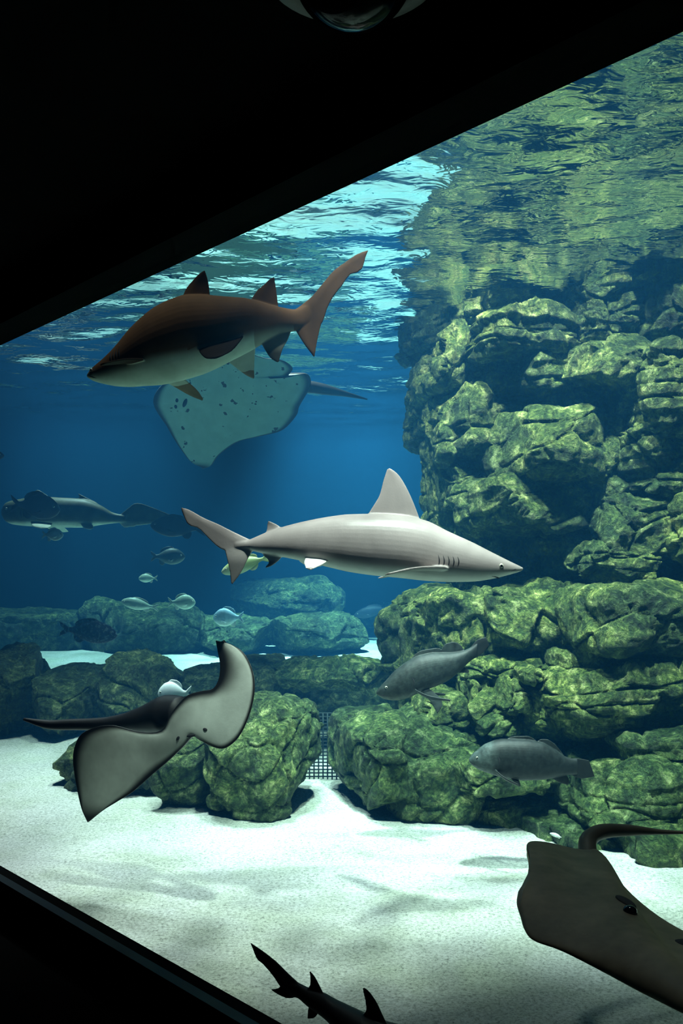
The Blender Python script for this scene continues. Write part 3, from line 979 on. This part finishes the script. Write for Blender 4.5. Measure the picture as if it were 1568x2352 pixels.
# --- dark shark at the bottom, leaving the frame -------------------------------------------------
db = Body([(655, 2252, 2288, 6), (679, 2256, 2290, 12), (704, 2268, 2308, 19), (746, 2284, 2338, 29), (771, 2299, 2362, 36), (803, 2315, 2388, 43), (830, 2328, 2410, 48),
           (880, 2350, 2446, 55), (940, 2366, 2462, 58), (1000, 2382, 2476, 56), (1060, 2402, 2486, 50), (1110, 2424, 2494, 40), (1150, 2446, 2496, 28), (1185, 2468, 2493, 14), (1200, 2478, 2486, 4)])
dfins = [
    ([(690, 2262), (659, 2233), (637, 2211), (605, 2185), (574, 2164)], [(668, 2290), (642, 2264), (628, 2243), (603, 2214), (590, 2204), (577, 2172)], 13, 5),
    ([(690, 2286), (664, 2293), (642, 2286), (621, 2273)], [(662, 2262), (646, 2266), (636, 2270), (623, 2272)], 11, 5),
    ([(752, 2300), (736, 2268), (723, 2243), (712, 2230)], [(700, 2284), (711, 2262), (712, 2248), (710, 2232)], 9, 5),
    ([(900, 2375), (879, 2332), (864, 2300), (846, 2275), (836, 2268)], [(822, 2342), (840, 2322), (839, 2303), (834, 2280), (832, 2270)], 12, 5),
    ([(735, 2320), (722, 2338), (706, 2340)], [(708, 2300), (707, 2316), (705, 2334)], 8, 5),
    ([(1060, 2462, -40), (1030, 2478, -100), (980, 2496, -150)], [(990, 2456, -44), (980, 2470, -90), (965, 2494, -140)], 11, 5),
    ([(1060, 2462, 40), (1030, 2478, 100), (980, 2496, 150)], [(990, 2456, 44), (980, 2470, 90), (965, 2494, 140)], 11, 5),
]
creature('dark_shark', 'small dark shark silhouette swimming low over sand close to the window', 'shark', 3.0, db, dfins,
         skin_mat('dark_shark_skin', (0.012, 0.013, 0.018), (0.05, 0.055, 0.06), (0.01, 0.01, 0.012), 0.6, 0.1), 1.9,
         lambda P: sst(0.55, 0.9, (P[:, 1] - db.at(P[:, 0])[0]) / (db.at(P[:, 0])[1] - db.at(P[:, 0])[0])) * (P[:, 0] > 700), None,
         yoff=lambda x: 0.24 * np.clip((830 - x) / 260, 0, 1) - 0.12 * np.clip((x - 830) / 350, 0, 1), eyes=[(1150, 2470, 4.5)],
         gills=[([(1048 + 10 * k, 2432 + 3 * k), (1046 + 10 * k, 2446 + 2 * k), (1048 + 10 * k, 2460 + 2 * k)], 1.8) for k in range(5)])


# --- rays -------------------------------------------------------------------------------------
def ray(name, label, mat, sections, spine, tmax, twing, tail=None, tail_r=None, dorsal_far=True, nu=90, nv=44,
        mark=None, holes=(), hole_r=0.012, sigma=0.14):
    """sections: list of control rows LE -> TE (px, py, Y); spine: index of the middle row."""
    K = len(sections)
    t = np.linspace(0, 1, K)
    vv = (1 - np.cos(np.pi * np.linspace(0, 1, nv))) / 2
    uu = np.linspace(0, 1, nu)
    uu = 0.5 * uu + 0.5 * (1 - np.cos(np.pi * uu)) / 2
    rows = []
    for s in sections:
        s = np.asarray(s, float)
        w = np.array([W(*p) for p in s])
        rows.append(catmull(w, vv))
    rows = np.array(rows)                      # K, nv, 3
    G = np.stack([catmull_u(t, rows[:, j], uu) for j in range(nv)], 1)   # nu, nv, 3
    du = np.gradient(G, axis=0); dv = np.gradient(G, axis=1)
    N = np.cross(du, dv); N /= np.linalg.norm(N, axis=2)[..., None] + 1e-12
    ref = N[nu // 2, nv // 2]
    sgn = 1 if (ref[1] > 0) == dorsal_far else -1
    N = N * sgn                                # N points to the back (dorsal side)
    us = t[spine]
    bumpu = np.exp(-((uu - us) / sigma) ** 2)
    prof = np.sqrt(np.clip(np.sin(np.pi * np.clip(vv, 0, 1) ** 0.8), 0, 1))
    edge = np.minimum(1, np.minimum(uu, 1 - uu) / 0.06) ** 0.5
    T = (twing * edge[:, None] + tmax * bumpu[:, None]) * prof[None]
    top = G + N * (T * 0.72)[..., None]; bot = G - N * (T * 0.28)[..., None]
    V = np.concatenate([top.reshape(-1, 3), bot.reshape(-1, 3)])
    f = [tuple(x) for x in grid_faces(nu, nv)] + [tuple(x) for x in grid_faces(nu, nv, nu * nv, flip=True)]
    be = np.concatenate([np.zeros(nu * nv), np.ones(nu * nv)])
    uvs = np.stack(np.meshgrid(uu, vv, indexing='ij'), -1).reshape(-1, 2)
    uvs = np.concatenate([uvs, uvs])
    mk = mark(uvs[:, 0], uvs[:, 1], be) if mark else np.zeros(len(V))
    if tail is not None:
        tp = np.array([W(*p) for p in tail])
        tv, tf = tube(tp, tail_r, 14, 60)
        f += [tuple(i + len(V) for i in q) for q in tf]
        V = np.concatenate([V, tv]); be = np.r_[be, np.zeros(len(tv))]; mk = np.r_[mk, np.ones(len(tv)) * 0.6]
    c = G[int(round(us * (nu - 1))), nv // 2]
    me = mesh_from('body', V - c, f)
    attr(me, 'belly', be); attr(me, 'mark', np.clip(mk, 0, 1))
    bm = bmesh.new(); bm.from_mesh(me)
    bmesh.ops.remove_doubles(bm, verts=bm.verts, dist=1e-5)
    bmesh.ops.recalc_face_normals(bm, faces=bm.faces)
    bm.to_mesh(me); bm.free()
    me.polygons.foreach_set('use_smooth', np.ones(len(me.polygons), bool))
    root = link(name, None, loc=tuple(c)); tag(root, label, 'ray')
    link('body', me, mat, root)
    for kind, u, v, side, r, asp in holes:
        i = int(np.argmin(np.abs(uu - u))); j = int(np.argmin(np.abs(vv - v)))
        p = (top if side > 0 else bot)[i, j]; nn = N[i, j] * side
        a = du[i, j] / np.linalg.norm(du[i, j]); b = np.cross(nn, a)
        Vv, ff = uv_sphere(1.0, 10)
        Vv = np.array(Vv)
        Vv = Vv[:, :1] * a * r + Vv[:, 1:2] * b * r * asp + Vv[:, 2:3] * nn * r * (0.22 if kind != 'eye' else 0.9)
        link(kind, mesh_from(kind, Vv, ff), M['pupil'] if kind == 'eye' else M['slit'], root, tuple(p - c))
    return root


def catmull_u(x, pts, q):
    m = np.zeros_like(pts)
    m[1:-1] = (pts[2:] - pts[:-2]) / (x[2:] - x[:-2])[:, None]
    m[0] = (pts[1] - pts[0]) / (x[1] - x[0]); m[-1] = (pts[-1] - pts[-2]) / (x[-1] - x[-2])
    i = np.clip(np.searchsorted(x, q) - 1, 0, len(x) - 2)
    h = (x[i + 1] - x[i]); s = ((q - x[i]) / h)[:, None]; h = h[:, None]
    return ((2 * s**3 - 3 * s**2 + 1) * pts[i] + (s**3 - 2 * s**2 + s) * h * m[i]
            + (-2 * s**3 + 3 * s**2) * pts[i + 1] + (s**3 - s**2) * h * m[i + 1])


def edge_mark(wu, wv, only_belly=True):
    def fn(u, v, be):
        e = np.minimum(np.minimum(u, 1 - u) / wu, np.minimum(v, 1 - v) / wv)
        m = 1 - sst(0.35, 1.15, e)
        return m * be if only_belly else m
    return fn


# dark ray with pale underside, lower left
def dY(x, y):      # depth of the banked, flexed disc
    s = ((x - 410) * 0.64 - (y - 1660) * 0.77) / 290.0       # along the span, -1 lower left .. 1 upper right
    c = ((x - 410) * 0.77 + (y - 1660) * 0.64) / 120.0       # along the body, + towards the snout
    return 4.62 - 0.20 * s + 0.04 * s * s - 0.10 * np.clip(c, -1.2, 1.2)


def dr(*pts):
    return [(x, y, dY(x, y)) for x, y in pts]


ray('dark_ray', 'dark ray showing its pale underside, wings spread before the green boulders',
    skin_mat('dark_ray_skin', (0.016, 0.016, 0.019), (0.72, 0.78, 0.70), (0.012, 0.012, 0.014), 0.5, 0.15),
    [dr((205, 1887), (203, 1888), (201, 1889)),
     dr((236, 1862), (212, 1862), (187, 1857)),
     dr((268, 1842), (224, 1826), (176, 1808)),
     dr((302, 1821), (240, 1790), (168, 1757)),
     dr((330, 1797), (262, 1755), (171, 1716)),
     dr((356, 1774), (294, 1728), (192, 1682)),
     dr((380, 1754), (330, 1716), (250, 1665)),
     dr((404, 1732), (364, 1706), (318, 1680)),
     dr((424, 1712), (398, 1694), (370, 1678)),
     dr((444, 1692), (420, 1668), (392, 1640)),
     dr((462, 1702), (446, 1650), (426, 1600)),
     dr((490, 1716), (478, 1650), (458, 1588)),
     dr((516, 1719), (508, 1645), (488, 1582)),
     dr((545, 1697), (536, 1630), (501, 1562)),
     dr((568, 1655), (550, 1598), (505, 1540)),
     dr((583, 1600), (560, 1562), (504, 1518)),
     dr((582, 1550), (558, 1525), (500, 1498)),
     dr((562, 1503), (540, 1498), (497, 1481)),
     dr((530, 1480), (515, 1477), (495, 1472)),
     dr((498, 1473), (497, 1472), (495, 1471))],
    9, 0.05, 0.028,
    tail=[(420, 1640, 4.72), (392, 1640, 4.78), (330, 1652, 4.86), (255, 1662, 4.95), (170, 1664, 5.02), (110, 1664, 5.06), (55, 1652, 5.10)],
    tail_r=[0.09, 0.105, 0.075, 0.050, 0.037, 0.032, 0.030, 0.024, 0.008],
    dorsal_far=True, mark=lambda u, v, be: be * np.clip((1 - sst(0.25, 1.2, np.minimum(np.minimum(u, 1 - u) / 0.08, np.minimum(v / 0.09, (1 - v) / (0.16 + 0.42 * sst(0.62, 0.82, u)))))), 0, 1),
    holes=[('gill_slit', 0.44, 0.30, -1, 0.013, 0.6), ('gill_slit', 0.56, 0.30, -1, 0.013, 0.6), ('mouth', 0.475, 0.06, -1, 0.03, 0.3)])

# pale spotted ray behind the brown shark
cY = lambda x, y: 8.1 + (y - 900) / F * 8 * 0.85 + 0.0 * x


def cr_(*pts):
    return [(x, y, cY(x, y)) for x, y in pts]


ray('spotted_ray', 'ray with pale blotched underside gliding below the brown shark', 
    skin_mat('spotted_ray_skin', (0.035, 0.04, 0.045), (0.42, 0.66, 0.58), (0.03, 0.035, 0.045), 0.5, 0.12, spots=(17.0, 0.67, (0.06, 0.07, 0.07))),
    [cr_((470, 1076), (466, 1077), (462, 1076)),
     cr_((440, 1062), (470, 1066), (484, 1070)),
     cr_((418, 1036), (468, 1046), (505, 1043)),
     cr_((398, 1006), (468, 1020), (548, 1014)),
     cr_((382, 978), (478, 998), (598, 1002)),
     cr_((368, 958), (490, 978), (648, 988)),
     cr_((358, 942), (500, 955), (680, 955)),
     cr_((353, 930), (510, 930), (688, 932)),
     cr_((352, 920), (520, 908), (713, 886)),
     cr_((356, 905), (530, 880), (704, 858)),
     cr_((370, 886), (530, 862), (662, 866)),
     cr_((395, 866), (530, 846), (672, 846)),
     cr_((430, 845), (530, 832), (650, 828)),
     cr_((470, 826), (530, 818), (606, 822)),
     cr_((510, 810), (530, 806), (560, 806)),
     cr_((534, 800), (537, 799), (540, 800))],
    8, 0.09, 0.03, tail=[(690, 888, 8.12), (720, 890, 8.15), (780, 902, 8.2), (843, 917, 8.3)], tail_r=[0.06, 0.05, 0.025, 0.006],
    dorsal_far=True, mark=edge_mark(0.09, 0.055),
    holes=[('mouth', 0.50, 0.22, -1, 0.05, 0.35), ('gill_slit', 0.46, 0.15, -1, 0.022, 0.6), ('gill_slit', 0.54, 0.15, -1, 0.022, 0.6)])

# brown ray near the window, lower right (seen from above)
ray('brown_ray', 'dark brown ray with curved whip tail gliding over sand near the window',
    skin_mat('brown_ray_skin', (0.19, 0.15, 0.105), (0.55, 0.54, 0.38), (0.03, 0.026, 0.02), 0.5, 0.35),
    [[(1187, 2070, 2.95), (1187, 2062, 2.97), (1189, 2052, 3.0)],
     [(1189, 2085, 2.92), (1196, 2058, 2.99), (1202, 2026, 3.07)],
     [(1195, 2106, 2.88), (1210, 2048, 3.02), (1217, 1988, 3.19)],
     [(1204, 2135, 2.82), (1228, 2044, 3.03), (1210, 1938, 3.36)],
     [(1225, 2160, 2.77), (1256, 2048, 3.02), (1250, 1934, 3.43)],
     [(1290, 2184, 2.70), (1300, 2062, 3.02), (1318, 1950, 3.50)],
     [(1384, 2230, 2.60), (1352, 2085, 3.00), (1346, 1954, 3.52)],
     [(1500, 2290, 2.45), (1412, 2118, 2.94), (1366, 1958, 3.52)],
     [(1640, 2352, 2.28), (1480, 2160, 2.84), (1384, 1990, 3.42)],
     [(1730, 2330, 2.25), (1560, 2180, 2.74), (1420, 2042, 3.25)],
     [(1780, 2280, 2.28), (1640, 2190, 2.66), (1490, 2118, 3.02)],
     [(1780, 2230, 2.34), (1690, 2195, 2.60), (1580, 2170, 2.86)],
     [(1740, 2200, 2.45), (1710, 2192, 2.58), (1670, 2186, 2.70)]],
    7, 0.085, 0.03, tail=[(1352, 2010, 3.36), (1350, 1968, 3.48), (1350, 1930, 3.56), (1378, 1911, 3.62), (1440, 1907, 3.70), (1520, 1911, 3.78), (1620, 1914, 3.9), (1760, 1920, 4.0)],
    tail_r=[0.03, 0.036, 0.030, 0.024, 0.012, 0.007, 0.006, 0.005, 0.004],
    dorsal_far=False, holes=[('spiracle', 0.60, 0.44, 1, 0.042, 0.55), ('eye', 0.60, 0.36, 1, 0.022, 1.0), ('spiracle', 0.75, 0.44, 1, 0.042, 0.55), ('eye', 0.75, 0.36, 1, 0.022, 1.0)],
    mark=lambda u, v, be: (1 - be) * 0.25 * (1 - sst(0.0, 0.2, v)))

# --- groupers ------------------------------------------------------------------------------------
g1 = Body([(864, 1589, 1594, 3), (872, 1578, 1600, 11), (884, 1565, 1606, 18), (907, 1540, 1609, 25), (936, 1518, 1603, 29), (965, 1505, 1590, 29), (999, 1499, 1577, 27),
           (1032, 1499, 1561, 22), (1057, 1496, 1540, 16), (1078, 1488, 1520, 10), (1095, 1478, 1508, 6)])
grouper_mat = skin_mat('grouper_skin', (0.026, 0.036, 0.034), (0.05, 0.065, 0.055), (0.02, 0.025, 0.025), 0.55, 0.55, mscale=38.0)
creature('grouper', 'grey grouper nosing down toward the boulders, tail against the ledge', 'fish', 5.55, g1, [
    ([(930, 1530), (960, 1497), (1000, 1488)], [(1020, 1520), (1022, 1500), (1010, 1489)], 4, 2.5),
    ([(1005, 1510), (1020, 1481), (1037, 1474)], [(1070, 1505), (1062, 1486), (1050, 1476)], 4, 2.5),
    ([(1078, 1490), (1095, 1470), (1115, 1463)], [(1080, 1518), (1108, 1500), (1124, 1482)], 5, 3),
    ([(1045, 1545), (1060, 1546), (1076, 1545)], [(1062, 1530), (1072, 1536), (1078, 1541)], 4, 2.5),
    ([(950, 1580, -24), (980, 1592, -40), (1030, 1600, -54)], [(958, 1590, -22), (985, 1602, -38), (1026, 1604, -50)], 4, 3),
    ([(965, 1585, -14), (985, 1608, -20), (1002, 1636, -24)], [(985, 1580, -14), (1010, 1602, -18), (1014, 1618, -22)], 4, 3),
    ([(950, 1580, 24), (980, 1592, 40), (1030, 1600, 54)], [(958, 1590, 22), (985, 1602, 38), (1026, 1604, 50)], 4, 3),
], grouper_mat, 1.0, lambda P: sst(1585, 1605, P[:, 1]) * (P[:, 0] < 950), lambda P: sst(1075, 1095, P[:, 0]) * 0.8,
    eyes=[(886, 1577, 3.2)], gills=[([(938, 1545), (948, 1562), (944, 1582)], 1.4)], mouth=[([(866, 1593), (880, 1596), (900, 1598)], 1.3)])

g2 = Body([(1077, 1743, 1750, 4), (1084, 1733, 1758, 12), (1095, 1724, 1765, 18), (1116, 1708, 1774, 25), (1156, 1697, 1786, 30), (1199, 1698, 1792, 30), (1240, 1704, 1791, 26),
           (1275, 1722, 1785, 18), (1300, 1738, 1780, 11), (1325, 1744, 1778, 7)])
creature('grouper', 'plump dark grouper with paler head hovering beside the ledge above the sand', 'fish', 5.2, g2, [
    ([(1150, 1705), (1175, 1692), (1210, 1690)], [(1235, 1715), (1230, 1700), (1216, 1691)], 4, 2.5),
    ([(1225, 1712), (1240, 1698), (1258, 1698)], [(1300, 1745), (1290, 1728), (1274, 1708)], 4, 2.5),
    ([(1305, 1742), (1330, 1742), (1352, 1746)], [(1305, 1778), (1335, 1788), (1366, 1784)], 5, 3),
    ([(1262, 1785), (1285, 1798), (1302, 1803)], [(1298, 1776), (1306, 1788), (1306, 1800)], 4, 2.5),
    ([(1132, 1762, -24), (1150, 1776, -40), (1180, 1790, -50)], [(1138, 1774, -22), (1160, 1788, -36), (1184, 1796, -46)], 4, 3),
    ([(1132, 1762, 24), (1150, 1776, 40), (1180, 1790, 50)], [(1138, 1774, 22), (1160, 1788, 36), (1184, 1796, 46)], 4, 3),
    ([(1165, 1780, -12), (1178, 1794, -16), (1190, 1803, -18)], [(1182, 1782, -12), (1190, 1792, -15), (1192, 1800, -17)], 4, 3),
], skin_mat('dark_grouper_skin', (0.015, 0.021, 0.021), (0.065, 0.088, 0.085), (0.015, 0.018, 0.018), 0.55, 0.55, mscale=38.0), 1.0,
    lambda P: sst(1145, 1115, P[:, 0]), lambda P: sst(1310, 1340, P[:, 0]) * 0.6,
    eyes=[(1093, 1737, 2.6)], gills=[([(1132, 1722), (1142, 1742), (1134, 1764)], 1.4)], mouth=[([(1078, 1748), (1086, 1753), (1096, 1755)], 1.2)])


# --- small and far fish ---------------------------------------------------------------------------
def small_fish(label, x0, x1, yc_, h, Y, mat, flip=False, tilt=0.0, deep=False, group=None, name='fish'):
    """Nose at x0, tail tip at x1 (flip: nose at x1); h = body height in px."""
    L = x1 - x0
    prof = [(0, .0, .06), (.04, -.16, .2), (.12, -.32, .34), (.25, -.47, .46), (.38, -.5, .5), (.52, -.43, .44), (.66, -.27, .28), (.76, -.14, .15), (.84, -.10, .10)]
    X = lambda u: x0 + u * L
    ty = lambda u: yc_ + (u - 0.45) * L * tilt
    if flip:
        X = lambda u: x1 - u * L
        ty = lambda u: yc_ - (u - 0.45) * L * tilt
    st = [(X(u), ty(u) + a * h, ty(u) + b * h, max(0.4, (b - a) * h * (0.26 if deep else 0.34))) for u, a, b in prof]
    fins = [
        ([(X(.80), ty(.8) - .06 * h), (X(.9), ty(.9) - .22 * h), (X(1), ty(1) - .36 * h)], [(X(.82), ty(.82)), (X(.9), ty(.9)), (X(.97), ty(.97) - .12 * h)], .06 * h, .04 * h),
        ([(X(.80), ty(.8) + .06 * h), (X(.9), ty(.9) + .22 * h), (X(1), ty(1) + .36 * h)], [(X(.82), ty(.82)), (X(.9), ty(.9)), (X(.97), ty(.97) + .12 * h)], .06 * h, .04 * h),
        ([(X(.25), ty(.25) - .38 * h), (X(.38), ty(.38) - .60 * h), (X(.55), ty(.55) - .58 * h)], [(X(.72), ty(.72) - .12 * h), (X(.72), ty(.72) - .32 * h), (X(.66), ty(.66) - .48 * h)], .06 * h, .04 * h),
        ([(X(.55), ty(.55) + .34 * h), (X(.62), ty(.62) + .52 * h), (X(.68), ty(.68) + .54 * h)], [(X(.74), ty(.74) + .1 * h), (X(.75), ty(.75) + .3 * h), (X(.72), ty(.72) + .48 * h)], .06 * h, .04 * h),
        ([(X(.27), ty(.27) + .12 * h, -.22 * h), (X(.36), ty(.36) + .2 * h, -.36 * h), (X(.46), ty(.46) + .26 * h, -.42 * h)], [(X(.3), ty(.3) + .24 * h, -.2 * h), (X(.38), ty(.38) + .32 * h, -.32 * h), (X(.45), ty(.45) + .32 * h, -.4 * h)], .05 * h, .04 * h),
    ]
    bd = Body(st)
    return creature(name, label, 'fish', Y, bd, fins, mat, max(0.018 * h, L / 120), lambda P: sst(yc_, yc_ + h * .45, P[:, 1]), None,
                    eyes=[(X(.10), ty(.10) - .06 * h, max(.05 * h, .8))], group=group, smooth=3)


pale = skin_mat('pale_fish_skin', (0.34, 0.40, 0.30), (0.72, 0.76, 0.62), (0.05, 0.05, 0.05), 0.4, 0.2)
blue = skin_mat('blue_fish_skin', (0.45, 0.62, 0.75), (0.75, 0.80, 0.70), (0.05, 0.05, 0.05), 0.4, 0.3)
white = skin_mat('white_fish_skin', (0.80, 0.84, 0.84), (0.86, 0.88, 0.86), (0.05, 0.05, 0.05), 0.4, 0.1)
darkf = skin_mat('dark_fish_skin', (0.020, 0.026, 0.040), (0.04, 0.05, 0.06), (0.02, 0.02, 0.02), 0.6, 0.2)
spotf = skin_mat('spotted_fish_skin', (0.08, 0.09, 0.17), (0.16, 0.18, 0.26), (0.05, 0.05, 0.05), 0.5, 0.4, spots=(38.0, 0.56, (0.5, 0.55, 0.6)))
small_fish('slim pale fish with dark tail above the hazy rounded mound', 278, 365, 1388, 27, 12.7, pale, tilt=0.18)
small_fish('round pale fish facing away from the slim pale fish', 385, 449, 1383, 34, 12.7, pale, flip=True, deep=True)
small_fish('pale blue fish over the hazy low rock', 489, 560, 1418, 42, 12.4, blue, flip=False, deep=True)
small_fish('mottled blue grouper with pale speckles drifting before the hazy mounds', 135, 270, 1451, 52, 10.2, spotf, flip=True, tilt=0.10)
small_fish('dark fish close behind the grey shark tail tip', 345, 472, 1210, 48, 10.5, darkf, tilt=0.08)
small_fish('dim olive fish in blue water above the hazy mounds', 345, 425, 1278, 38, 12.2, skin_mat('olive_fish_skin', (0.06, 0.075, 0.06), (0.12, 0.14, 0.1), (0.05, 0.05, 0.05), .5, .2), flip=True)
small_fish('dark fish hovering in front of the distant shark', 24, 138, 1163, 58, 9.6, darkf, flip=True, tilt=0.12)
small_fish('small pale blue fish just below the distant shark', 96, 146, 1228, 28, 10.6, blue, flip=True, deep=True)
small_fish('yellow-green fish half hidden by the grey shark lower tail lobe', 508, 622, 1297, 38, 6.2, skin_mat('green_fish_skin', (0.30, 0.42, 0.16), (0.5, 0.66, 0.42), (0.05, 0.05, 0.05), .4, .2), tilt=-0.3)
small_fish('round white fish partly hidden behind the dark ray', 362, 440, 1592, 52, 7.4, white, deep=True)
small_fish('faint pale fish low beside the cliff corner in the haze', 812, 900, 1405, 26, 16.3, darkf, tilt=-0.2)
small_fish('tiny faint fish near the top of the far haze', 318, 362, 1328, 20, 13.2, pale)
small_fish('dark fish alone in open blue water level with the spotted ray', -70, 10, 1046, 26, 9.0, darkf, flip=True)
small_fish('small silver fish against the ledge foot just above the sand', 1262, 1294, 1919, 9, 5.66, white, tilt=0.35)

# distant shark
ib = Body([(4, 1170, 1184, 4), (14, 1155, 1198, 16), (38, 1148, 1206, 26), (90, 1141, 1210, 34), (140, 1143, 1212, 34), (190, 1146, 1212, 30), (230, 1160, 1206, 20), (262, 1178, 1202, 10), (290, 1184, 1200, 6)])
creature('distant_shark', 'distant stout shark with long ragged tail fading into blue haze', 'shark', 11.6, ib, [
    ([(180, 1155), (181, 1140), (178, 1132)], [(235, 1168), (222, 1154), (200, 1143)], 6, 3),
    ([(60, 1150), (75, 1132), (86, 1124)], [(125, 1150), (110, 1138), (95, 1128)], 6, 3),
    ([(276, 1182), (290, 1170), (312, 1155), (350, 1165), (408, 1189)], [(278, 1202), (300, 1208), (330, 1206), (370, 1200), (404, 1191)], 6, 3),
    ([(270, 1194), (278, 1206), (285, 1212)], [(300, 1192), (305, 1202), (310, 1210)], 5, 3),
    ([(80, 1200, -30), (95, 1212, -60), (120, 1218, -80)], [(130, 1204, -30), (135, 1212, -56), (136, 1217, -76)], 6, 3),
    ([(80, 1200, 30), (95, 1212, 60), (120, 1218, 80)], [(130, 1204, 30), (135, 1212, 56), (136, 1217, 76)], 6, 3),
    ([(190, 1204, -20), (200, 1214, -30), (215, 1218, -36)], [(215, 1204, -16), (222, 1210, -26), (224, 1216, -34)], 5, 3),
], skin_mat('distant_shark_skin', (0.11, 0.12, 0.06), (0.66, 0.70, 0.55), (0.03, 0.03, 0.03), .5, .3), 1.6,
    lambda P: sst(1196, 1204, P[:, 1]), None, eyes=[(22, 1170, 3)], gills=[([(58 + 6 * k, 1172), (59 + 6 * k, 1182), (58 + 6 * k, 1192)], 1.5) for k in range(4)])
